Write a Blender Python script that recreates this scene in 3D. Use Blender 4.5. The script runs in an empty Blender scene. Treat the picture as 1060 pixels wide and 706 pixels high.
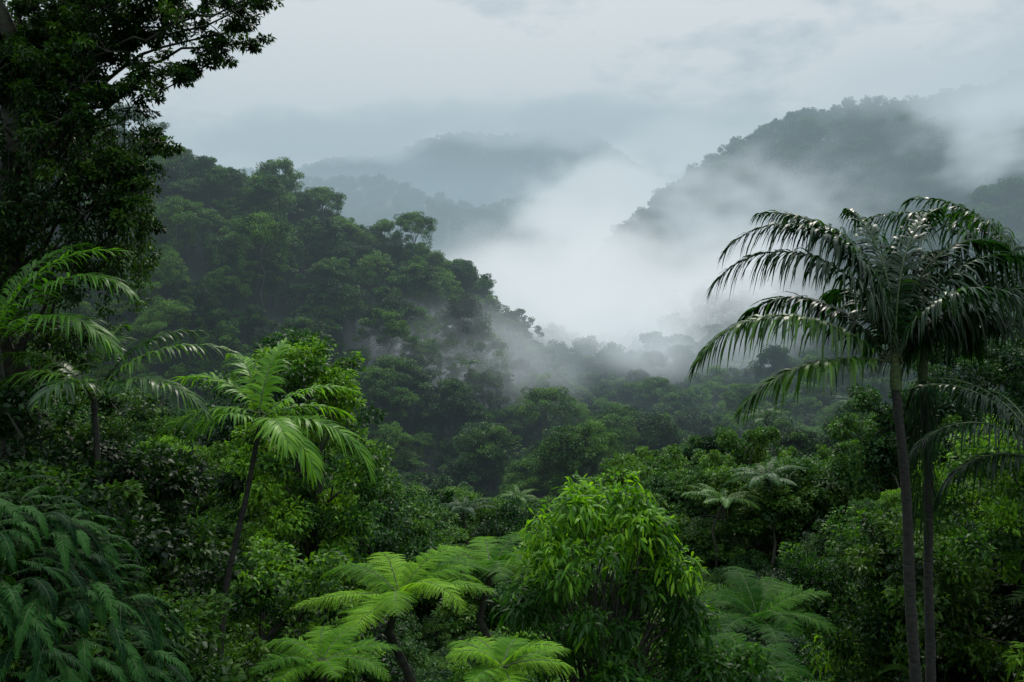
import bpy, math, numpy as np
from mathutils import Vector
rng=np.random.default_rng(11)
scene=bpy.context.scene
R_=math.radians
# ------------------------------------------------------------------ mesh builder
class MB:
    def __init__(s): s.V=[];s.F=[];s.M=[];s.T=[];s.n=0
    def add(s,V,F,mat=0,tint=0.5):
        V=np.asarray(V,float).reshape(-1,3);F=np.asarray(F,int).reshape(-1,4)
        s.V.append(V);s.F.append(F+s.n);s.n+=len(V)
        s.M.append(np.full(len(F),mat,int));s.T.append(np.broadcast_to(np.asarray(tint,float),(len(F),)).copy())
    def build(s,name,mats,coll=None,parent=None,loc=(0,0,0)):
        V=np.concatenate(s.V);F=np.concatenate(s.F);M=np.concatenate(s.M);T=np.concatenate(s.T);m=len(F)
        me=bpy.data.meshes.new(name)
        me.vertices.add(len(V));me.vertices.foreach_set('co',V.astype(np.float32).ravel())
        me.loops.add(4*m);me.loops.foreach_set('vertex_index',F.astype(np.int32).ravel())
        me.polygons.add(m);me.polygons.foreach_set('loop_start',np.arange(0,4*m,4,dtype=np.int32))
        for mt in mats: me.materials.append(mt)
        me.polygons.foreach_set('material_index',M.astype(np.int32))
        me.update(calc_edges=True)
        a=me.attributes.new('tint','FLOAT','FACE');a.data.foreach_set('value',T.astype(np.float32))
        ob=bpy.data.objects.new(name,me);(coll or scene.collection).objects.link(ob)
        ob.location=loc
        if parent: ob.parent=parent
        return ob
def nrm(a): return a/np.maximum(np.linalg.norm(a,axis=-1,keepdims=True),1e-9)
def tube(mb,P,R,seg=7,mat=0,tint=.5):
    P=np.asarray(P,float);R=np.broadcast_to(np.asarray(R,float),(len(P),))
    T=nrm(np.gradient(P,axis=0));ref=np.array([.31,.17,.93]) if abs(T[0,2])<.8 else np.array([.9,.3,.1])
    A=nrm(np.cross(T,ref));B=np.cross(T,A)
    an=np.linspace(0,2*math.pi,seg,endpoint=False)
    V=P[:,None]+R[:,None,None]*(np.cos(an)[None,:,None]*A[:,None]+np.sin(an)[None,:,None]*B[:,None])
    k=len(P);i=np.arange(k-1)[:,None]*seg;j=np.arange(seg)[None];j2=(j+1)%seg
    F=np.stack([i+j,i+j2,i+seg+j2,i+seg+j],-1).reshape(-1,4)
    mb.add(V.reshape(-1,3),F,mat,tint)
def rhombs(mb,P,D,N,L,W,mat=1,tint=.5,fold=.25,droop=.1):
    D=nrm(D);S=nrm(np.cross(D,N));U=np.cross(S,D)
    L=np.broadcast_to(L,(len(P),))[:,None];W=np.broadcast_to(W,(len(P),))[:,None]
    mid=P+D*L*.45+U*W*fold
    tip=P+D*L-np.array([0,0,1.])*L*droop
    V=np.stack([P,mid+S*W*.5,tip,mid-S*W*.5],1)
    F=np.arange(len(P)*4).reshape(-1,4)
    mb.add(V.reshape(-1,3),F,mat,tint)
def strips(mb,P,D,N,L,W,prof=(.2,1,.8,.05),droop=.3,mat=1,tint=.5):
    n=len(P);D=nrm(D);S=nrm(np.cross(D,N));r=len(prof)
    L=np.broadcast_to(L,(n,))[:,None];W=np.broadcast_to(W,(n,))[:,None];dr=np.broadcast_to(droop,(n,))[:,None]
    rows=[]
    for j,w in enumerate(prof):
        t=j/(r-1);c=P+D*L*t*(1-.25*dr*t)-np.array([0,0,1.])*dr*L*t*t
        rows+= [c+S*W*.5*w,c-S*W*.5*w]
    V=np.stack(rows,1)
    b=(np.arange(n)*2*r)[:,None,None];q=np.array([[2*j,2*j+1,2*j+3,2*j+2] for j in range(r-1)])[None]
    F=(b+q).reshape(-1,4)
    mb.add(V.reshape(-1,3),F,mat,np.repeat(np.broadcast_to(tint,(n,)),r-1))
def rachis(o,az,e0,e1,L,K=26,pw=1.2,side_bend=0.):
    s=np.linspace(0,1,K);e=e0+(e1-e0)*s**pw;a=az+side_bend*s
    T=np.stack([np.cos(e)*np.cos(a),np.cos(e)*np.sin(a),np.sin(e)],-1)
    P=np.asarray(o,float)+np.concatenate([[[0,0,0]],np.cumsum((T[1:]+T[:-1])/2*L/(K-1),0)])
    S=np.stack([-np.sin(a),np.cos(a),0*a],-1);N=np.cross(T,S)
    return s,P,T,S,N
def samp(s,A,q): return np.stack([np.interp(q,s,A[:,i]) for i in range(3)],-1)
def frond(mb,o,az,e0,e1,L,pairs=48,ll=.8,lw=.05,ldroop=.6,lm=1,sm=0,tint=.5,bend=None,start=.13,vee=.25,stem=.02,prof=(.35,1,.9,.6,.04),pw=1.2,jit=.06,rag=0.):
    e0,e1,az=R_(e0),R_(e1),R_(az)
    if bend is None: bend=rng.uniform(-.3,.3)
    s,P,T,S,N=rachis(o,az,e0,e1,L,side_bend=bend,pw=pw)
    tube(mb,P,np.linspace(stem,stem*.2,len(P)),5,sm,.5)
    for sg in(1,-1):
        q=np.linspace(start,.995,pairs)+rng.normal(0,.003,pairs);q=np.clip(q,0,1)
        p=samp(s,P,q);t=nrm(samp(s,T,q));sd=samp(s,S,q);n=samp(s,N,q)
        a=R_(22)+R_(48)*q**1.5+rng.normal(0,jit,pairs)
        D=sd*sg*np.cos(a)[:,None]+t*np.sin(a)[:,None]+n*(vee+rng.normal(0,jit*1.2,pairs))[:,None]
        l=ll*np.clip(.45+1.5*(q-start)/.5,.4,1)*np.clip(1.12-.75*np.clip((q-.45)/.55,0,1)**1.6,.2,1)*rng.uniform(.9-rag,1.08,pairs)
        if rag>0: l=l*np.where(rng.random(pairs)<.07,rng.uniform(.25,.6,pairs),1)
        strips(mb,p,D,n+sd*sg*-.25+rng.normal(0,rag,(pairs,3)),l,lw*rng.uniform(.8,1.15,pairs),prof,ldroop*rng.uniform(.75-rag,1.25+rag,pairs),lm,np.clip(tint+rng.normal(0,.12,pairs),0,1))
def fern(mb,o,az,e0,e1,L,pairs=22,pl=.45,np_=11,lm=1,sm=0,tint=.5,pdroop=.25,stem=.012,pin=.17,pw_=.085):
    e0,e1,az=R_(e0),R_(e1),R_(az)
    s,P,T,S,N=rachis(o,az,e0,e1,L,K=20,side_bend=rng.uniform(-.3,.3))
    tube(mb,P,np.linspace(stem,stem*.25,len(P)),4,sm,.5)
    for sg in(1,-1):
        q=np.linspace(.1,.99,pairs)+rng.normal(0,.006,pairs);p=samp(s,P,q);t=nrm(samp(s,T,q));sd=samp(s,S,q);n=samp(s,N,q)
        a=R_(12)+R_(25)*q+rng.normal(0,.08,pairs)
        D=nrm(sd*sg*np.cos(a)[:,None]+t*np.sin(a)[:,None]+n*(.08+rng.normal(0,.09,pairs))[:,None])
        l=pl*np.sin(np.pi*np.clip(q*.8+.2,0,1))**.7*np.clip(.3+3*q,0,1)*rng.uniform(.82,1.12,pairs)+.02
        u=np.linspace(.06,.97,np_)
        PP=p[:,None]+D[:,None]*(l[:,None]*u)[...,None]-np.array([0,0,1.])*(pdroop*l[:,None]*u**2)[...,None]
        C=nrm(np.cross(n,D))
        for g in(1,-1):
            DD=nrm(C*g+D*.35)[:,None]+0*PP
            LL=l[:,None]*pin*(1-.8*u)[None]+.006
            rhombs(mb,PP.reshape(-1,3),DD.reshape(-1,3),np.broadcast_to(n[:,None],PP.shape).reshape(-1,3),LL.ravel(),(l[:,None]*pw_*(1-.3*u)).ravel(),lm,np.clip(tint+np.repeat(rng.normal(0,.1,pairs),np_),0,1),.1,.15)
def clump(mb,c,r,n,L,W,mat=1,tint=.5,flat=.65,down=.2,shape='r',up=.15,tj=.14,sub=0):
    v=nrm(rng.normal(size=(n,3))+np.array([0,0,up]));rad=rng.uniform(.35,1,n)**.5
    C=np.asarray(c,float);t=tint+rng.normal(0,tj,n)
    if sub:   # irregular clump made of smaller tufts
        of=nrm(rng.normal(size=(sub,3)))*rng.uniform(.35,1.05,(sub,1))*np.array([r,r,r*flat]);k=rng.integers(0,sub,n)
        rs=r*rng.uniform(.28,.62,sub);C=C+of[k];rr=rs[k][:,None]*np.array([1,1,.6]);t=t+rng.normal(0,.1,sub)[k]
        D=v*.6+nrm(of)[k]*.4+rng.normal(size=(n,3))*.5+np.array([0,0,-down])
    else:
        rr=np.array([r,r,r*flat]);D=v*.7+rng.normal(size=(n,3))*.55+np.array([0,0,-down])
    P=C+v*rad[:,None]*rr
    N=v*.5+rng.normal(size=(n,3))*.4+np.array([0,0,.9])
    t=np.clip(t,0,1);l=L*rng.uniform(.6,1.25,n)
    if shape=='r': rhombs(mb,P,D,N,l,l*W/L,mat,t)
    else: strips(mb,P,D,N,l,l*W/L,(.15,1,.85,.05),rng.uniform(.2,.6,n),mat,t)
def limb(mb,a,b,r0,r1,mat=0,sag=.12,k=6,seg=6):
    a=np.asarray(a,float);b=np.asarray(b,float);t=np.linspace(0,1,k)[:,None];d=np.linalg.norm(b-a)
    P=a+(b-a)*t;P[:,2]+=np.sin(t[:,0]*math.pi)*d*sag;P[1:-1]+=rng.normal(0,d*.03,(k-2,3))
    tube(mb,P,np.linspace(r0,r1,k),seg,mat);return P
def tree(mb,H,R,ch,nc,cr,nl,L,W,tr=.25,vines=6,low=.35,lean=0,sub=7):
    top=np.array([rng.normal(0,.3)+lean,rng.normal(0,.3),H*.62])
    limb(mb,(0,0,-2),top,tr,tr*.55,sag=0,k=8,seg=8)
    ex=rng.uniform(.8,1.2);ea=rng.uniform(0,3.14)
    for i in range(nc):
        u=(i+.5)/nc;a=i*2.39996+rng.uniform(-.5,.5);r=R*math.sqrt(u)*rng.uniform(.75,1.12)*(1+(ex-1)*math.cos(2*(a-ea)))
        z=H-ch*(r/R)**2*rng.uniform(.7,1.1)-cr*.5+rng.normal(0,ch*.08)
        if rng.random()<low: z-=ch*rng.uniform(.3,.9);r*=rng.uniform(.75,1)
        c=np.array([math.cos(a)*r+lean,math.sin(a)*r,z]);k=rng.uniform(.6,1.35)
        if i%2==0: limb(mb,(top*rng.uniform(.72,1)),c,tr*.32,tr*.08,k=5,seg=5)
        clump(mb,c,cr*k,int(nl*k*k),L,W,1,tint=rng.uniform(.25,.75),flat=.5,sub=sub)
    for i in range(vines):
        a=rng.uniform(0,6.28);r=R*rng.uniform(.5,1);h0=H-ch*rng.uniform(.5,1.1);h1=h0-rng.uniform(.2,.6)*H;n=int(nl*.9)
        w=cr*rng.uniform(.25,.5)
        t=rng.random(n);P=np.stack([math.cos(a)*r+rng.normal(0,w,n)*(1-.6*t),math.sin(a)*r+rng.normal(0,w,n)*(1-.6*t),h0+(h1-h0)*t],-1)
        D=rng.normal(size=(n,3))*.5+np.array([0,0,-.8]);N=rng.normal(size=(n,3))+np.array([math.cos(a),math.sin(a),.5])
        rhombs(mb,P,D,N,L*rng.uniform(.6,1.1,n),W,1,np.clip(rng.uniform(.25,.6)+rng.normal(0,.12,n),0,1))
# ------------------------------------------------------------------ materials
def newmat(n):
    m=bpy.data.materials.new(n);m.use_nodes=True;m.node_tree.nodes.clear();return m,m.node_tree.nodes,m.node_tree.links
def leafmat(name,dark,mid,light,trans=.3,rough=.5,spec=.18,rnd=.6):
    m,N,Lk=newmat(name)
    at=N.new('ShaderNodeAttribute');at.attribute_name='tint';oi=N.new('ShaderNodeObjectInfo')
    m1=N.new('ShaderNodeMath');m1.operation='MULTIPLY_ADD';m1.inputs[1].default_value=rnd;m1.inputs[2].default_value=-.5*rnd
    Lk.new(oi.outputs['Random'],m1.inputs[0])
    ad=N.new('ShaderNodeMath');ad.operation='ADD';ad.use_clamp=True;Lk.new(at.outputs['Fac'],ad.inputs[0]);Lk.new(m1.outputs[0],ad.inputs[1])
    cr=N.new('ShaderNodeValToRGB');e=cr.color_ramp.elements
    e[0].position=.1;e[0].color=(*dark,1);e[1].position=.92;e[1].color=(*light,1);x=e.new(.5);x.color=(*mid,1)
    Lk.new(ad.outputs[0],cr.inputs[0])
    p=N.new('ShaderNodeBsdfPrincipled');p.inputs['Roughness'].default_value=rough;p.inputs['Specular IOR Level'].default_value=spec
    Lk.new(cr.outputs[0],p.inputs['Base Color'])
    g=N.new('ShaderNodeMix');g.data_type='RGBA';g.blend_type='MULTIPLY';g.inputs[0].default_value=1
    Lk.new(cr.outputs[0],g.inputs[6]);g.inputs[7].default_value=(1.85,1.9,.75,1)
    t=N.new('ShaderNodeBsdfTranslucent');Lk.new(g.outputs[2],t.inputs[0])
    mx=N.new('ShaderNodeMixShader');mx.inputs[0].default_value=trans;Lk.new(p.outputs[0],mx.inputs[1]);Lk.new(t.outputs[0],mx.inputs[2])
    o=N.new('ShaderNodeOutputMaterial');Lk.new(mx.outputs[0],o.inputs[0]);return m
def barkmat(name,c1,c2,scale=6):
    m,N,Lk=newmat(name);tc=N.new('ShaderNodeTexCoord');mp=N.new('ShaderNodeMapping');mp.inputs['Scale'].default_value=(1,1,2.5)
    Lk.new(tc.outputs['Object'],mp.inputs[0]);n=N.new('ShaderNodeTexNoise');n.inputs['Scale'].default_value=scale;n.inputs['Detail'].default_value=6;Lk.new(mp.outputs[0],n.inputs[0])
    cr=N.new('ShaderNodeValToRGB');cr.color_ramp.elements[0].position=.35;cr.color_ramp.elements[0].color=(*c1,1);cr.color_ramp.elements[1].position=.68;cr.color_ramp.elements[1].color=(*c2,1)
    Lk.new(n.outputs[0],cr.inputs[0]);p=N.new('ShaderNodeBsdfPrincipled');p.inputs['Roughness'].default_value=.85;Lk.new(cr.outputs[0],p.inputs['Base Color'])
    b=N.new('ShaderNodeBump');b.inputs['Strength'].default_value=.6;b.inputs['Distance'].default_value=.03;Lk.new(n.outputs[0],b.inputs['Height']);Lk.new(b.outputs[0],p.inputs['Normal'])
    o=N.new('ShaderNodeOutputMaterial');Lk.new(p.outputs[0],o.inputs[0]);return m
bark=barkmat('mossy_bark',(.010,.010,.007),(.035,.038,.02))
palmbark=barkmat('palm_bark',(.008,.009,.007),(.028,.028,.020),9)
stem=barkmat('green_stem',(.025,.045,.012),(.06,.09,.025),12)
L_forest=leafmat('forest_leaves',(.004,.020,.006),(.018,.060,.012),(.070,.15,.017),rnd=.6)
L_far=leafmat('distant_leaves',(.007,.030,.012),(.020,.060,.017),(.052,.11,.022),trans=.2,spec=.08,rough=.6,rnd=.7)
L_near=leafmat('understory_leaves',(.004,.019,.004),(.021,.072,.007),(.11,.235,.013),trans=.36,rnd=.42)
L_dark=leafmat('dark_leaves',(.003,.012,.003),(.010,.034,.006),(.045,.105,.010),trans=.28)  # darker range of leaf greens
L_bright=leafmat('bright_leaves',(.010,.045,.003),(.055,.16,.006),(.22,.40,.012),trans=.48)
L_palm=leafmat('palm_leaflets',(.004,.019,.005),(.012,.044,.008),(.08,.18,.015),rough=.36,spec=.25,trans=.38,rnd=.2)
L_palmy=leafmat('young_palm_leaflets',(.020,.075,.006),(.062,.17,.010),(.15,.30,.016),rough=.42,trans=.45,rnd=.2)
L_fern=leafmat('fern_fronds',(.015,.065,.006),(.055,.155,.011),(.16,.31,.02),trans=.4,spec=.05)
L_fernd=leafmat('dark_fern_fronds',(.002,.012,.004),(.006,.027,.007),(.018,.062,.011),trans=.2,spec=.04,rough=.6)
# ------------------------------------------------------------------ terrain
_r=np.random.default_rng(3)
_w=[(_r.uniform(0,6.28),_r.uniform(.6,1.7),_r.uniform(0,6.28)) for _ in range(40)]
def sn(x,y,sc,k=0):
    o=0
    for a,f,p in _w[k:k+7]: o=o+np.sin((x*math.cos(a)+y*math.sin(a))*f*6.28/sc+p)
    return o/3.5
def sm(a,b,v): t=np.clip((v-a)/(b-a),0,1);return t*t*(3-2*t)
def prof(xs,vs,w):
    X=np.linspace(xs[0]-200,xs[-1]+200,3000);Y=np.interp(X,xs,vs);d=X[1]-X[0];k=np.arange(-int(3*w/d)-1,int(3*w/d)+2)*d;g=np.exp(-(k/w)**2);g/=g.sum()
    Y=np.convolve(np.pad(Y,len(g)//2,mode='edge'),g,'valid')[:3000];return lambda x:np.interp(x,X,Y)
pf=prof([-300,-50,0,5,10,20,40,60,110,250,500,900,1300,2000,3500],[20,3,-2,-5,-8,-13.5,-25,-33,-44,-46,-38,-15,10,50,150],2.)
p1=prof([-260,-120,-75,-43,-23,-3,15,30],[95,68,57,50,44,28,7,0],7)
p2=prof([60,90,150,270,500,900],[0,18,45,83,130,180],15)
p3=prof([40,80,135,200,262,420,800,1500],[0,50,98,138,160,188,210,260],18)
p4=prof([-1500,-515,-130,44,200,350,500,1500],[240,145,118,98,40,15,90,260],50)
p5=prof([-3000,-1030,-700,-383,-220,-60,60,240,340,500,800,1500,3000],[500,215,235,285,335,385,372,320,280,200,190,330,600],90)
def gh(y,c,a,b): return np.where(y<c,np.exp(-((y-c)/a)**2),np.exp(-((y-c)/b)**2))
def Hh(x,y):
    x=np.asarray(x,float);y=np.asarray(y,float);z=pf(y)
    z=z+np.clip(-x-2,0,16)*.72*(1-sm(50,140,y))
    z=z+np.clip(x-5,0,26)*.52*sm(8,25,y)*(1-sm(90,170,y))
    z=z+np.clip(x-22,0,300)*.2*sm(90,200,y)*(1-sm(300,440,y))
    z=z+np.clip(-x-10,0,300)*.12*sm(60,130,y)*(1-sm(200,300,y))
    z=z+p1(x)*gh(y,225+x*.15,58,70)
    z=np.maximum(z,pf(y)+p2(x)*gh(y,450,80,100)+sn(x,y,90,3)*4*sm(40,90,x))
    far=pf(y)+p3(x)*gh(y,700,190,200)+sn(x,y,160,9)*9*sm(300,500,y)*sm(30,120,x)
    z=np.maximum(z,far)
    z=np.maximum(z,pf(y)+p4(x)*gh(y,1300,270,300)+sn(x,y,300,15)*18*sm(900,1200,y))
    z=np.maximum(z,pf(y)+p5(x)*gh(y,2600,560,500)+sn(x,y,520,22)*42*sm(1900,2300,y))
    z=z+sn(x,y,45,5)*2.6*sm(50,120,y)
    return z
u=np.linspace(-1,1,261);gx=3400*np.sign(u)*np.abs(u)**2.6
gy=np.concatenate([np.linspace(-200,-10,12),np.linspace(-8,120,100),120+3900*np.linspace(.003,1,230)**1.7])
gx=np.sort(np.unique(np.concatenate([gx,np.linspace(-40,40,60)])))
X,Y=np.meshgrid(gx,gy);Z=Hh(X,Y);nx=len(gx);ny=len(gy)
mb=MB();i=np.arange(ny-1)[:,None]*nx+np.arange(nx-1)[None];mb.add(np.stack([X,Y,Z],-1).reshape(-1,3),np.stack([i,i+1,i+nx+1,i+nx],-1).reshape(-1,4))
gm=barkmat('forest_floor',(.008,.014,.006),(.02,.035,.012),.3)
mb.build('ground',[gm])
# ------------------------------------------------------------------ scatter
def collection(name): return bpy.data.collections.new(name)
def scatter(name,P,rot,scl,idx,coll):
    me=bpy.data.meshes.new(name);n=len(P);me.vertices.add(n);me.vertices.foreach_set('co',np.asarray(P,np.float32).ravel())
    a=me.attributes.new('rot','FLOAT_VECTOR','POINT');a.data.foreach_set('vector',np.asarray(rot,np.float32).ravel())
    a=me.attributes.new('scl','FLOAT_VECTOR','POINT');a.data.foreach_set('vector',np.asarray(scl,np.float32).ravel())
    a=me.attributes.new('idx','INT','POINT');a.data.foreach_set('value',np.asarray(idx,np.int32))
    ob=bpy.data.objects.new(name,me);scene.collection.objects.link(ob)
    ng=bpy.data.node_groups.new(name+'_nodes','GeometryNodeTree')
    ng.interface.new_socket('Geometry',in_out='INPUT',socket_type='NodeSocketGeometry');ng.interface.new_socket('Geometry',in_out='OUTPUT',socket_type='NodeSocketGeometry')
    N=ng.nodes;gi=N.new('NodeGroupInput');go=N.new('NodeGroupOutput');ci=N.new('GeometryNodeCollectionInfo')
    ci.inputs['Collection'].default_value=coll;ci.inputs['Separate Children'].default_value=True;ci.inputs['Reset Children'].default_value=True
    ip=N.new('GeometryNodeInstanceOnPoints');ip.inputs['Pick Instance'].default_value=True
    def na(nm,ty):
        x=N.new('GeometryNodeInputNamedAttribute');x.data_type=ty;x.inputs['Name'].default_value=nm
        return [o for o in x.outputs if o.name=='Attribute' and o.enabled][0]
    l=ng.links;l.new(gi.outputs[0],ip.inputs['Points']);l.new(ci.outputs[0],ip.inputs['Instance']);l.new(na('idx','INT'),ip.inputs['Instance Index'])
    l.new(na('rot','FLOAT_VECTOR'),ip.inputs['Rotation']);l.new(na('scl','FLOAT_VECTOR'),ip.inputs['Scale']);l.new(ip.outputs[0],go.inputs[0])
    md=ob.modifiers.new('scatter','NODES');md.node_group=ng;return ob
def jgrid(x0,x1,y0,y1,s,fr=.68,pad=35):
    xs=np.arange(x0,x1,s);ys=np.arange(y0,y1,s*.9);A,B=np.meshgrid(xs,ys);A=A+rng.uniform(-.45,.45,A.shape)*s;B=B+rng.uniform(-.45,.45,B.shape)*s
    A=A.ravel();B=B.ravel();k=np.abs(A)<B*fr+pad;return A[k],B[k]
def place(name,A,B,coll,np_,s0,s1,sink=.5,zs=(.85,1.2),smul=None,probs=None):
    n=len(A);Z=Hh(A,B)-sink;s=rng.uniform(s0,s1,n)
    if smul is not None: s=s*smul
    S=np.stack([s,s,s*rng.uniform(*zs,n)],-1);Rr=np.stack([rng.normal(0,.06,n),rng.normal(0,.06,n),rng.uniform(0,6.28,n)],-1)
    scatter(name,np.stack([A,B,Z],-1),Rr,S,rng.choice(np_,n,p=probs),coll)
# mid-distance tree kinds
cm=collection('rainforest_tree_kinds')
for k in range(8):
    m=MB();H=rng.uniform(12,19);tree(m,H,rng.uniform(3.8,6.4),rng.uniform(3.5,7),int(rng.integers(24,36)),rng.uniform(1.2,1.9),560,.32,.18,tr=.3,vines=int(rng.integers(4,10)))
    m.build('rainforest_tree_%02d'%k,[bark,L_forest],cm)
m=MB()  # forest palm kind
limb(m,(0,0,-2),(0.3,0,12),.14,.1,sag=0,k=8)
for j in range(13): frond(m,(.3,0,12),j*360/13+rng.uniform(-10,10),rng.uniform(10,70),rng.uniform(-50,-15),3.6,26,.8,.1,.6,tint=.55)
m.build('rainforest_tree_90_palm',[bark,L_forest],cm)
m=MB();tree(m,19,5.5,3.,18,1.7,600,.33,.19,tr=.3,vines=3,low=.15);m.build('rainforest_tree_91_emergent',[bark,L_forest],cm)
cf=collection('distant_tree_kinds')
for k in range(5):
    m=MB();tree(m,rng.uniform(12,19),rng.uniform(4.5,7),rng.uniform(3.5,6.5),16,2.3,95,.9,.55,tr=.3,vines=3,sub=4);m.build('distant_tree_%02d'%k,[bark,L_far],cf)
A,B=jgrid(-260,300,72,345,6.4)
place('rainforest_canopy',A,B,cm,10,.55,1.2,probs=[.115]*8+[.05,.03])
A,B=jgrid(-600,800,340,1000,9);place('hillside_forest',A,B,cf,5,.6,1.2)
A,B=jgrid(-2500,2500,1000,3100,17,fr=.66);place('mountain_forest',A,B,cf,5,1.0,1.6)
# near trees and understory
cn=collection('understory_kinds')
for k in range(4):   # rounded shrubs
    m=MB()
    for j in range(13):
        a=rng.uniform(0,6.28);r=rng.uniform(.2,1.2);c=np.array([math.cos(a)*r,math.sin(a)*r,rng.uniform(.5,2.7)-r*.5]);limb(m,(0,0,-.5),c,.03,.01,k=4,seg=4)
        clump(m,c,rng.uniform(.3,.65),330,.12,.06,tint=rng.uniform(.25,.75),sub=5)
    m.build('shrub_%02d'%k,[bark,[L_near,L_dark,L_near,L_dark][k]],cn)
for k in range(2):   # lance-leaved shrubs
    m=MB()
    for j in range(11):
        a=rng.uniform(0,6.28);r=rng.uniform(.2,1.);c=np.array([math.cos(a)*r,math.sin(a)*r,rng.uniform(.6,2.6)-r*.5]);limb(m,(0,0,-.5),c,.03,.01,k=4,seg=4)
        clump(m,c,rng.uniform(.3,.6),140,.24,.045,tint=rng.uniform(.2,.8),shape='s')
    m.build('shrub_lance_%02d'%k,[bark,L_near],cn)
m=MB();limb(m,(0,0,-1),(0,0,1.2),.07,.06,sag=0)
for j in range(13): fern(m,(0,0,1.2),j*27.7+rng.uniform(-8,8),rng.uniform(15,65),rng.uniform(-50,-20),rng.uniform(1.3,1.9),tint=rng.uniform(.3,.7),pl=.38)
m.build('shrub_tfern',[bark,L_fern],cn)
m=MB()
for j in range(9): frond(m,(0,0,.4),j*40+rng.uniform(-12,12),rng.uniform(45,80),rng.uniform(-35,5),2.2,26,.55,.05,.35,tint=rng.uniform(.4,.7))
m.build('shrub_upalm',[stem,L_near],cn)
m=MB()  # broad big-leaf plant
n=26;a=rng.uniform(0,6.28,n);z=rng.uniform(.5,1.8,n);b=np.stack([np.cos(a)*.3*z,np.sin(a)*.3*z,z],-1)
for q in b: limb(m,(0,0,-.3),q,.02,.012,k=4,seg=4)
strips(m,b,np.stack([np.cos(a),np.sin(a),.4+0*a],-1),np.tile([0,0,1.],(n,1)),rng.uniform(.6,1.,n),.26,(.2,.9,1,.7,.05),.6,1,rng.uniform(.3,.8,n))
m.build('shrub_vbroad',[stem,L_near],cn)
A,B=jgrid(-45,60,6.5,26,1.35,pad=4);keep=~((np.abs(A-1.3)<1.2)&(np.abs(B-10.6)<1.6));A,B=A[keep],B[keep]
place('understory_foliage',A,B,cn,9,.55,1.15,sink=.1,smul=np.clip(.5+(B-6)*.05,.5,1.15),probs=[.15,.13,.12,.12,.12,.12,.1,.07,.07])
A,B=jgrid(-70,80,24,80,2.3,pad=8)
place('valley_understory',A,B,cn,9,.9,1.6,sink=.2,probs=[.17,.15,.13,.12,.11,.12,.1,.06,.04])
cs=collection('small_tree_kinds')
for k in range(5):
    m=MB();tree(m,rng.uniform(6.5,9.5),rng.uniform(2.,3.2),rng.uniform(2.5,4),26,.8,560,.17,.085,tr=.13,vines=6,low=.5)
    m.build('small_tree_%02d'%k,[bark,[L_near,L_dark,L_forest,L_dark,L_forest][k]],cs)
m=MB();limb(m,(0,0,-2),(0,0,6),.09,.07,sag=0,k=8)
for j in range(15): fern(m,(0,0,6),j*24+rng.uniform(-8,8),rng.uniform(5,60),rng.uniform(-45,-20),rng.uniform(2.,2.6),tint=rng.uniform(.4,.7),pl=.5)
m.build('small_tree_fern',[bark,L_fern],cs)
A,B=jgrid(-70,85,24,82,4.6,pad=10);k=~((B<34)&(A>-3)&(A<4));A,B=A[k],B[k]
place('small_tree_thicket',A,B,cs,6,.6,.95,sink=.4,probs=[.13,.25,.19,.19,.19,.05])
A=np.concatenate([rng.uniform(8,16,12),rng.uniform(-20,-9,12)]);B=np.concatenate([rng.uniform(18,26,12),rng.uniform(12,25,12)])
place('flank_thicket',A,B,cs,6,.55,.85,sink=.4,probs=[.02,.38,.15,.3,.1,.05])
# ------------------------------------------------------------------ hero plants
def parent(name,loc):
    e=bpy.data.objects.new(name,None);scene.collection.objects.link(e);e.location=loc;return e
def palm(name,base,top,r,fronds,pairs,ll,lw,ld,lm,tint=.5,shaft=True,st=.022,bow=.12,pw=1.2,skirt=0,rag=0.):
    e=parent(name,base);b=np.asarray(base,float);t=np.asarray(top,float)-b
    m=MB();k=40;s=np.linspace(0,1,k);P=np.outer(s,t);P[:,0]+=np.sin(s*math.pi)*bow+.02*np.sin(s*17);P[:,1]+=np.sin(s*5)*.04
    rad=r*(1.15-.35*s)*(1+.05*np.cos(np.arange(k)*math.pi)+rng.normal(0,.03,k));tube(m,P,rad,10,0)
    if shaft: tube(m,np.array([P[-1],P[-1]+[0,0,.25],P[-1]+[0,0,.6],P[-1]+[0,0,.8]]),[r*.95,r*1.05,r*.6,r*.15],10,1)
    m.build('trunk',[palmbark,stem],parent=e)
    m=MB();o=P[-1]+np.array([0,0,.45 if shaft else 0])
    for f in fronds:
        az,e0,e1,L=f[:4];frond(m,o+rng.normal(0,.04,3),az,e0,e1,L,pairs,ll*(f[4] if len(f)>4 else 1),lw,ld,tint=tint+(f[5] if len(f)>5 else rng.uniform(-.12,.12)),stem=st,pw=pw,rag=rag,jit=.06+rag*.35)
    m.build('fronds',[stem,lm],parent=e)
    if skirt:  # hanging dead fibre and epiphytes under the crown
        m=MB();n=skirt;t_=rng.random(n);a=rng.uniform(0,6.28,n);c=P[-1]
        PP=np.stack([c[0]+np.cos(a)*(.1+.12*rng.random(n)),c[1]+np.sin(a)*.2,c[2]-.1-2.6*t_**1.3],-1)
        strips(m,PP,np.stack([np.cos(a)*.3,np.sin(a)*.3,-1+0*a],-1),rng.normal(size=(n,3)),rng.uniform(.25,.7,n),.02,(1,.8,.1),.2,0,rng.uniform(0,.5,n))
        m.build('hanging_fibre',[L_dark],parent=e)
    return e
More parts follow.
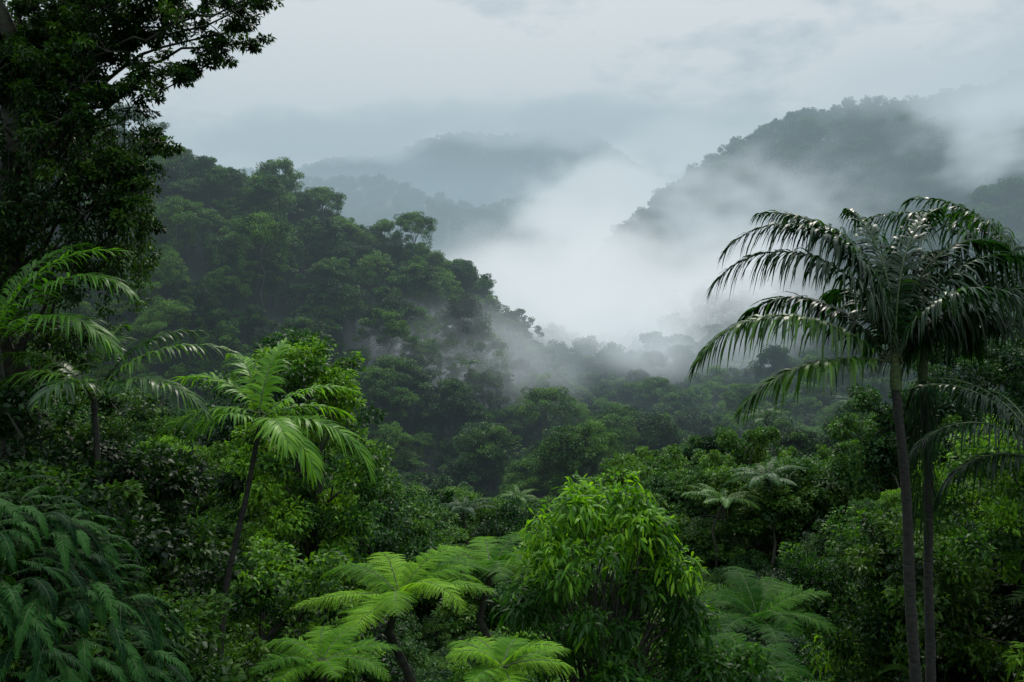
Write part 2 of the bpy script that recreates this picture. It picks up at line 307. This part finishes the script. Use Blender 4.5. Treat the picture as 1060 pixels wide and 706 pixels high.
palm('palm_tree',(7.2,15,-12),(6.75,15,-1.75),.1,[(172,86,-50,4.6),(163,84,-5,4.0),(180,70,-55,4.4),(186,38,-62,4.1,.85,.35),(198,8,-50,3.1,.8,.4),(140,86,5,3.6),(100,88,20,3.6),(50,88,10,3.6),(28,80,-28,3.9),(8,70,-36,3.9),(-8,50,-42,3.7),(-45,70,-30,2.6,.7),(95,60,-35,3.0),(35,40,-55,3.0),(150,55,-50,3.4)],88,.88,.062,.82,L_palm,.35,pw=1.6,rag=.16)
palm('palm_tree',(9.9,16,-12),(9.8,16,-1.2),.12,[(170,74,-25,4.2),(182,60,-45,3.9),(150,84,-5,3.8),(200,25,-55,3.3),(100,80,-5,3.5),(40,72,-15,3.5),(0,55,-30,3.2),(-60,70,-30,2.8,.8),(165,15,-60,3.0),(188,45,-50,3.7)],78,.92,.062,.85,L_palm,.25,pw=1.5,rag=.16)
palm('palm_tree',(7.75,16,-12),(7.7,16,-1.7),.09,[(120,70,-30,2.4),(60,75,-30,2.4),(20,60,-40,2.4),(90,40,-50,2.2),(-30,70,-40,1.8,.7)],60,.6,.045,.95,L_palm,.15,skirt=420,rag=.15)
palm('palm_tree',(8.1,13,-10),(8.0,13,-3.0),.06,[(165,70,-20,2.3),(185,50,-55,2.2),(140,75,-20,2.3),(90,60,-30,2.3),(20,50,-30,2.4),(50,70,-10,2.4),(175,20,-75,1.8)],56,.5,.036,.95,L_palm,.12,rag=.15)
palm('young_palm_tree',(-4.15,12,-8.5),(-3.5,12,-1.85),.045,[(20,50,-25,1.6,.9),(-5,20,-70,1.85,1.15),(78,80,20,1.4),(170,50,-25,1.6),(200,20,-50,1.5),(120,75,0,1.5),(-60,30,-55,1.1),(-130,40,-50,1.1),(-30,5,-65,1.4),(40,20,-30,1.4)],38,.45,.044,.5,L_palmy,.55,False,.014,bow=-.3,rag=.08)
palm('young_palm_tree',(-6.9,11.5,-6),(-6.9,11.5,-.75),.06,[(-5,66,-35,2.5),(15,80,-10,2.3),(-20,45,-50,2.2),(60,80,10,2.0),(150,65,-20,1.8),(-80,60,-30,1.6),(-140,50,-40,1.6)],46,.55,.04,.5,L_palmy,.25,False,.016,rag=.08)
palm('young_palm_tree',(-5.7,11,-6),(-5.35,11,-1.4),.045,[(0,52,-25,2.1),(-15,30,-45,1.9),(30,65,-10,1.6),(90,75,0,1.5),(170,60,-20,1.5),(-90,50,-40,1.1),(-150,50,-40,1.2)],46,.45,.036,.6,L_palm,.65,False,.014,rag=.08)
def treefern(base,top,n,L,tint=.6,pl=.4,mat=None):
    e=parent('tree_fern',base);t=np.array(top,float)-np.array(base,float)
    m=MB();limb(m,(0,0,0),t,.09,.06,sag=0,k=9,seg=8);m.build('trunk',[bark],parent=e)
    m=MB()
    for j in range(n): fern(m,t,j*360/n+rng.uniform(-15,15),rng.uniform(15,60),rng.uniform(-50,-10),L*rng.uniform(.75,1.1),30,pl,13,tint=tint+rng.uniform(-.25,.15),pdroop=rng.uniform(.15,.4))
    m.build('fronds',[stem,mat or L_fern],parent=e)
treefern((-1.6,12.5,-10),(-1.65,12.5,-4.5),13,1.6,.5,.32)
treefern((-.35,14.5,-11),(-.35,14.5,-4.8),12,1.7,.45,.34)
treefern((-2.4,10.5,-8),(-2.35,10.5,-4.6),10,1.0,.4,.23)
treefern((-.1,8.8,-7),(-.1,8.8,-3.9),9,.75,.45,.19)
treefern((3.6,13,-10),(3.6,13,-5.8),10,1.2,.25,.28)
treefern((4.9,17,-11),(4.9,17,-6.6),11,1.8,.25,.4)
# centre small tree with drooping lance leaves
e=parent('broadleaf_small_tree',(1.2,11,-8.6));m=MB();limb(m,(0,0,0),(0,0,3.6),.09,.05,sag=0)
cl=[]
for j in range(105):
    a=rng.uniform(0,6.28);r=1.2*math.sqrt(rng.random());z=6.15-1.7*(r/1.2)**2.2+rng.normal(0,.15)
    if j%3==0: z-=rng.uniform(.5,2.4)
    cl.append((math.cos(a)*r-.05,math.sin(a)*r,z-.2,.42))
for j in range(34):
    a=rng.uniform(0,6.28);r=.85*math.sqrt(rng.random());cl.append((1.25+math.cos(a)*r,math.sin(a)*r,4.6-.9*(r/.85)**2-rng.uniform(0,1),-.05))
for c in cl: limb(m,(0,0,rng.uniform(2,3.6)),c[:3],.02,.006,k=5,seg=4)
m.build('trunk',[bark],parent=e);m=MB()
for c in cl: clump(m,c[:3],rng.uniform(.16,.36),115,.15,.036,0,tint=np.clip(rng.uniform(.05,.6)+c[3]*(c[2]>4.9),0,1),shape='s',down=.3,up=.4)  # top clumps tinted lighter: top light put into leaf colour of backlit crown
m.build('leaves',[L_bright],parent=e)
def broadleaf(name,base,H,R,ch,nc,cr,nl,L,W,mat,tr=.14,vines=6):
    e=parent(name,base);m=MB();tree(m,H,R,ch,nc,cr,nl,L,W,tr=tr,vines=vines,low=.45);o=m.build('crown',[bark,mat],parent=e)
broadleaf('broadleaf_tree',(-5.8,24,-14),12.6,2.3,6,64,.6,420,.15,.075,L_near)
broadleaf('broadleaf_tree',(-8.2,30,-15),13.5,3.0,5,40,.9,420,.19,.1,L_forest)
broadleaf('broadleaf_tree',(-4.6,17,-10.5),5.6,1.7,2.5,38,.5,380,.13,.065,L_near)
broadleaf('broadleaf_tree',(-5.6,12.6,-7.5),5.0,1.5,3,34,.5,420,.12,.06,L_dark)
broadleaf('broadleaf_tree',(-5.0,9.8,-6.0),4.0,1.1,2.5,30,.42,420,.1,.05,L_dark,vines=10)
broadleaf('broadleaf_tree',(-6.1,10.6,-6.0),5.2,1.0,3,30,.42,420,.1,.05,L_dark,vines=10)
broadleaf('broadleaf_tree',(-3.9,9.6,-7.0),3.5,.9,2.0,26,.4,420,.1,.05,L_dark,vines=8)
broadleaf('broadleaf_tree',(3.0,16,-11),5.0,1.6,2.5,34,.5,360,.13,.065,L_near)
# tall tree on the left with hanging vines
e=parent('rainforest_tree',(-8.3,14,-6));m=MB();b=np.array([-8.3,14,-6.])
P=limb(m,(0,0,-2),(.1,0,9.2),.3,.18,sag=0,k=12,seg=12);limb(m,(.1,0,8.8),(-.3,0,13),.17,.08,k=6)
lv=MB()
ends=[(-7.45,4.1,.6,3),(-6.6,4.5,.55,3),(-5.6,4.5,.5,3),(-4.9,4.75,.4,3),(-4.45,4.45,.34,3),(-4.85,3.9,.36,3),(-5.7,3.6,.4,3),(-6.3,3.7,.5,3),(-7,3.1,.55,3),(-6.5,2.5,.5,3),(-6.1,2.9,.42,2),(-6.2,1.8,.45,3),(-6.05,1.1,.4,3),(-6.7,1.2,.55,3),(-7.4,2.3,.6,3),(-7.6,1.3,.6,3),(-8.4,3.4,.7,3),(-8.4,.6,.7,3),(-7.0,.2,.6,3),(-8.7,2,.7,3),(-7.6,5.4,.7,3),(-6.2,5.6,.6,3),(-5.2,5.7,.5,3),(-8.7,5.0,.8,3),(-8.1,-.8,.7,3),(-7.2,-1.0,.6,3),(-8.3,-2.2,.8,3),(-7.1,-2.4,.7,3),(-6.3,-2.0,.5,3),(-9.2,1,.8,3),(-9.2,-1.5,.8,3),
(-8.2,4.4,.8,4),(-7.8,4.9,.8,4),(-7.0,4.9,.6,4),(-7.0,4.0,.6,4),(-7.8,3.6,.7,4),(-8.1,2.8,.7,4),(-6.6,3.2,.5,4),(-7.1,1.8,.5,3),(-6.6,.5,.5,3),(-8.0,1.9,.7,3),(-5.2,4.2,.35,2),(-5.3,5.1,.4,2),(-6.0,4.95,.5,3),(-8.6,-.2,.7,3),(-4.6,5.2,.35,2),(-6.5,4.9,.5,4),(-7.4,4.5,.5,4),
(-7.9,4.2,.7,5),(-7.3,3.6,.6,5),(-8.3,3.9,.7,5),(-6.7,4.1,.5,5),(-7.6,2.9,.6,5),(-6.2,4.3,.45,4),(-5.9,4.1,.35,3),(-5.5,4.85,.35,3),(-6.9,2.6,.5,4),(-6.4,2.0,.4,4),(-4.15,4.6,.3,3),(-4.3,4.2,.28,2),(-5.35,3.35,.3,2),(-5.9,3.3,.35,3),(-5.8,2.4,.35,3),(-5.8,1.5,.35,3),(-4.9,4.3,.35,3)]
for (x,z,r,kk) in ends:
    yy=14+rng.uniform(-1.,.8);c=np.array([x,yy,z])-b
    z0=np.clip(c[2]-1.6,1.5,9.);limb(m,(.1,0,z0),c,.045,.012,k=8,seg=5,sag=.08)
    for q in range(kk*2):
        d=nrm(rng.normal(size=3))*np.array([r,r,r*.6])*.95;limb(m,c,c+d,.012,.004,k=4,seg=4)
        clump(lv,c+d,r*rng.uniform(.35,.65),int(200*(r/.5)),.085,.04,0,tint=rng.uniform(.1,.7),flat=.55,sub=4)
for j in range(36):
    x=rng.uniform(-8.8,-5.9);y=14+rng.uniform(-1,.5);z0=rng.uniform(.5,4.)-0;l=rng.uniform(.8,2.4);n=int(200*l);t=rng.random(n)
    P=np.stack([x+rng.normal(0,.13,n)*(1-.5*t),y+rng.normal(0,.13,n),z0-l*t],-1)-b
    rhombs(lv,P,rng.normal(size=(n,3))*.5+np.array([0,0,-.7]),rng.normal(size=(n,3))+np.array([0,-.5,.6]),.09*rng.uniform(.6,1.2,n),.04,0,np.clip(rng.uniform(.3,.6)+rng.normal(0,.12,n),0,1))
    tube(m,np.array([[x,y,z0+.5],[x+.03,y,z0-l*.5],[x,y,z0-l-.1]])-b,.006,4)
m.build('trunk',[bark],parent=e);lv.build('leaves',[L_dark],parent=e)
# dark fern mound lower left
e=parent('fern_mound',(-3.4,5.8,-4.45));m=MB()
for j in range(620):
    a=rng.uniform(0,360);r=1.25*math.sqrt(rng.random());z=2.95-.6*(r/.9)**2+.12*math.sin(a*.07)+rng.normal(0,.06)
    c=(math.cos(R_(a))*r*.95-.25,math.sin(R_(a))*r*.8,z)
    frond(m,c,a+rng.uniform(-70,70),28-r*30+rng.uniform(-15,25),-70+rng.uniform(-15,15),rng.uniform(.25,.55),28,.07,.014,.45,tint=rng.uniform(.0,.95),stem=.003,start=.08,prof=(.6,1,.05),rag=.1)
m.build('fronds',[stem,L_fernd],parent=e)
# ------------------------------------------------------------------ mist
def haze():
    m,N,Lk=newmat('valley_haze_glow');D=.00105
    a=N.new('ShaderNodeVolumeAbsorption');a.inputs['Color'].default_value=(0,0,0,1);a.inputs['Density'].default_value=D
    em=N.new('ShaderNodeEmission');em.inputs[0].default_value=(.35,.47,.535,1);em.inputs[1].default_value=D  # haze emits its own glow, standing in for scattered daylight
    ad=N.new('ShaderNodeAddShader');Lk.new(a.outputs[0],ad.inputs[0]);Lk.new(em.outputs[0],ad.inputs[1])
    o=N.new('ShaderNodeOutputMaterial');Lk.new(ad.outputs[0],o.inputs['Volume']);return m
def box(name,a,b,mat):
    x0,y0,z0=a;x1,y1,z1=b;me=bpy.data.meshes.new(name)
    me.from_pydata([(x0,y0,z0),(x1,y0,z0),(x1,y1,z0),(x0,y1,z0),(x0,y0,z1),(x1,y0,z1),(x1,y1,z1),(x0,y1,z1)],[],[(0,3,2,1),(4,5,6,7),(0,1,5,4),(1,2,6,5),(2,3,7,6),(3,0,4,7)])
    me.materials.append(mat);o=bpy.data.objects.new(name,me);scene.collection.objects.link(o)
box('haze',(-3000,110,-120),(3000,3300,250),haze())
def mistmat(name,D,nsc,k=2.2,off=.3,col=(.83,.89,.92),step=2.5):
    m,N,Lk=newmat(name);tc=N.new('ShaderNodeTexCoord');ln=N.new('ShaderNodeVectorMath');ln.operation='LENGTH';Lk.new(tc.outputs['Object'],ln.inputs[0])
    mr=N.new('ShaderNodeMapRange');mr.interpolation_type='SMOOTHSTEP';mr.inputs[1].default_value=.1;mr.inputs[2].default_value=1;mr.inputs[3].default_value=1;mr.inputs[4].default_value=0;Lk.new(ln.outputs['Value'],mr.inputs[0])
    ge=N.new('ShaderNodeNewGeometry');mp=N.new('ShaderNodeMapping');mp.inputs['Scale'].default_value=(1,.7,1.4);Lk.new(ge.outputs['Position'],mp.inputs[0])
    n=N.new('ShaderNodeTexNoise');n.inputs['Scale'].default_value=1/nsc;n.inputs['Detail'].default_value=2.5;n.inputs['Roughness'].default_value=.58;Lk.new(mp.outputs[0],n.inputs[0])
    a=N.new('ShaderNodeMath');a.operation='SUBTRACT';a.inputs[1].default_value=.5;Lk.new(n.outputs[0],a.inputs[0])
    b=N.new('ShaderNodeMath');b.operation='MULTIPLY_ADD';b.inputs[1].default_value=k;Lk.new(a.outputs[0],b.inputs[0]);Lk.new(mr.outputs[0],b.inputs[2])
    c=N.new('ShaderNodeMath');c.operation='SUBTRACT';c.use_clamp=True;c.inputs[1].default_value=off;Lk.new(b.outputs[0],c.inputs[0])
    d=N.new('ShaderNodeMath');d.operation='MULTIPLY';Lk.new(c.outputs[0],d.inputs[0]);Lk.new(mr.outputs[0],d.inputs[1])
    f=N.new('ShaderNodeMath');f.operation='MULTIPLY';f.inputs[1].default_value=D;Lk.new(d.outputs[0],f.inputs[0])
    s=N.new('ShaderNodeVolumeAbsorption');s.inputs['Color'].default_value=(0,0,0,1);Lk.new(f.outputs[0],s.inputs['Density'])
    em=N.new('ShaderNodeEmission');em.inputs[0].default_value=(*col,1);Lk.new(f.outputs[0],em.inputs[1])  # added emission replaces light scattering inside mist and cloud
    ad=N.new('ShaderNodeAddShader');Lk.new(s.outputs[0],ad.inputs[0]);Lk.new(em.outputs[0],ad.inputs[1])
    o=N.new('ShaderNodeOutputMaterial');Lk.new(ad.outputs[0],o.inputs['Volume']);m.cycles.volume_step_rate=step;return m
def mist(name,c,r,mat,pitch=0,yaw=0):
    bpy.ops.mesh.primitive_uv_sphere_add(segments=24,ring_count=14,radius=1,location=c);o=bpy.context.object;o.name=name;o.data.name=name
    o.scale=r;o.rotation_euler=(R_(pitch),0,R_(yaw));o.data.materials.append(mat)
M1=mistmat('mist_dense_glow',.036,50,3.4,.2);M2=mistmat('mist_wisp_glow',.03,34,3.6,.38,(.66,.75,.80))
M3=mistmat('cloud_vapour_glow',.03,170,3.0,.1,(.62,.71,.77));M5=mistmat('ridge_cloud_glow',.045,65,3.0,.12,(.60,.69,.75))
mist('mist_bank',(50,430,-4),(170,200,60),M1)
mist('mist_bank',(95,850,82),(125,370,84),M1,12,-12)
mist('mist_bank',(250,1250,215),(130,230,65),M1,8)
mist('mist_wisp_glow',(-4,190,-14),(55,36,20),M2)
mist('mist_wisp_glow',(50,262,-18),(85,50,20),M2)
mist('mist_wisp_glow',(125,470,38),(135,80,70),M2)
mist('mist_wisp_glow',(310,520,95),(120,80,66),M2)
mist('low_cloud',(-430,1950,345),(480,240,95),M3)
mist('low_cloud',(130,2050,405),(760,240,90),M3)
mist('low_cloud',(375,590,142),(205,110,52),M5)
# ------------------------------------------------------------------ light
w=bpy.data.worlds.new('World');scene.world=w;w.use_nodes=True;N=w.node_tree.nodes;Lk=w.node_tree.links;N.clear()
SE,SA=R_(48),R_(8)
sky=N.new('ShaderNodeTexSky');sky.sky_type='NISHITA';sky.sun_disc=False;sky.sun_elevation=SE;sky.sun_rotation=SA
b1=N.new('ShaderNodeBackground');b1.inputs[1].default_value=.1;Lk.new(sky.outputs[0],b1.inputs[0])
tc=N.new('ShaderNodeTexCoord');mp=N.new('ShaderNodeMapping');mp.inputs['Scale'].default_value=(1,1,2.2);mp.inputs['Location'].default_value=(.35,.1,.2);Lk.new(tc.outputs['Generated'],mp.inputs[0])
n=N.new('ShaderNodeTexNoise');n.inputs['Scale'].default_value=4.6;n.inputs['Detail'].default_value=6;n.inputs['Roughness'].default_value=.56;Lk.new(mp.outputs[0],n.inputs[0])
dt=N.new('ShaderNodeVectorMath');dt.operation='DOT_PRODUCT';gd=Vector((.07,1,.24)).normalized();dt.inputs[1].default_value=gd;Lk.new(tc.outputs['Generated'],dt.inputs[0])
g=N.new('ShaderNodeMapRange');g.interpolation_type='SMOOTHSTEP';g.inputs[1].default_value=.86;g.inputs[2].default_value=1.0;g.inputs[3].default_value=0;g.inputs[4].default_value=.75;Lk.new(dt.outputs['Value'],g.inputs[0])
ad=N.new('ShaderNodeMath');ad.operation='MULTIPLY_ADD';ad.inputs[1].default_value=3.6;Lk.new(n.outputs[0],ad.inputs[0]);Lk.new(g.outputs[0],ad.inputs[2])
cr=N.new('ShaderNodeValToRGB');el=cr.color_ramp.elements;el[0].position=.3;el[0].color=(.36,.46,.54,1);el[1].position=1.;el[1].color=(1,1,1,1)
sb=N.new('ShaderNodeMath');sb.operation='SUBTRACT';sb.inputs[1].default_value=1.32;Lk.new(ad.outputs[0],sb.inputs[0]);Lk.new(sb.outputs[0],cr.inputs[0])
sx=N.new('ShaderNodeSeparateXYZ');Lk.new(tc.outputs['Generated'],sx.inputs[0])
ze=N.new('ShaderNodeMapRange');ze.interpolation_type='SMOOTHSTEP';ze.inputs[1].default_value=.33;ze.inputs[2].default_value=.85;ze.inputs[3].default_value=1.0;ze.inputs[4].default_value=3.9;Lk.new(sx.outputs['Z'],ze.inputs[0])
b2=N.new('ShaderNodeBackground');Lk.new(ze.outputs[0],b2.inputs[1]);Lk.new(cr.outputs[0],b2.inputs[0])
mx=N.new('ShaderNodeMixShader');mx.inputs[0].default_value=.92;Lk.new(b1.outputs[0],mx.inputs[1]);Lk.new(b2.outputs[0],mx.inputs[2])
o=N.new('ShaderNodeOutputWorld');Lk.new(mx.outputs[0],o.inputs[0])
ld=bpy.data.lights.new('sun','SUN');ld.energy=2.8;ld.angle=R_(8);ld.color=(1,.95,.82);lo=bpy.data.objects.new('sun',ld);scene.collection.objects.link(lo)
sd=Vector((math.sin(SA)*math.cos(SE),math.cos(SA)*math.cos(SE),math.sin(SE)));lo.rotation_euler=sd.to_track_quat('Z','Y').to_euler()
cd=bpy.data.cameras.new('camera');cd.lens=30;cd.sensor_width=36;cd.shift_y=-.05;cd.clip_start=.1;cd.clip_end=12000
co=bpy.data.objects.new('camera',cd);scene.collection.objects.link(co);co.location=(0,0,0);co.rotation_euler=(R_(90),0,0);scene.camera=co
scene.view_settings.view_transform='Standard';scene.view_settings.look='None';scene.view_settings.exposure=0
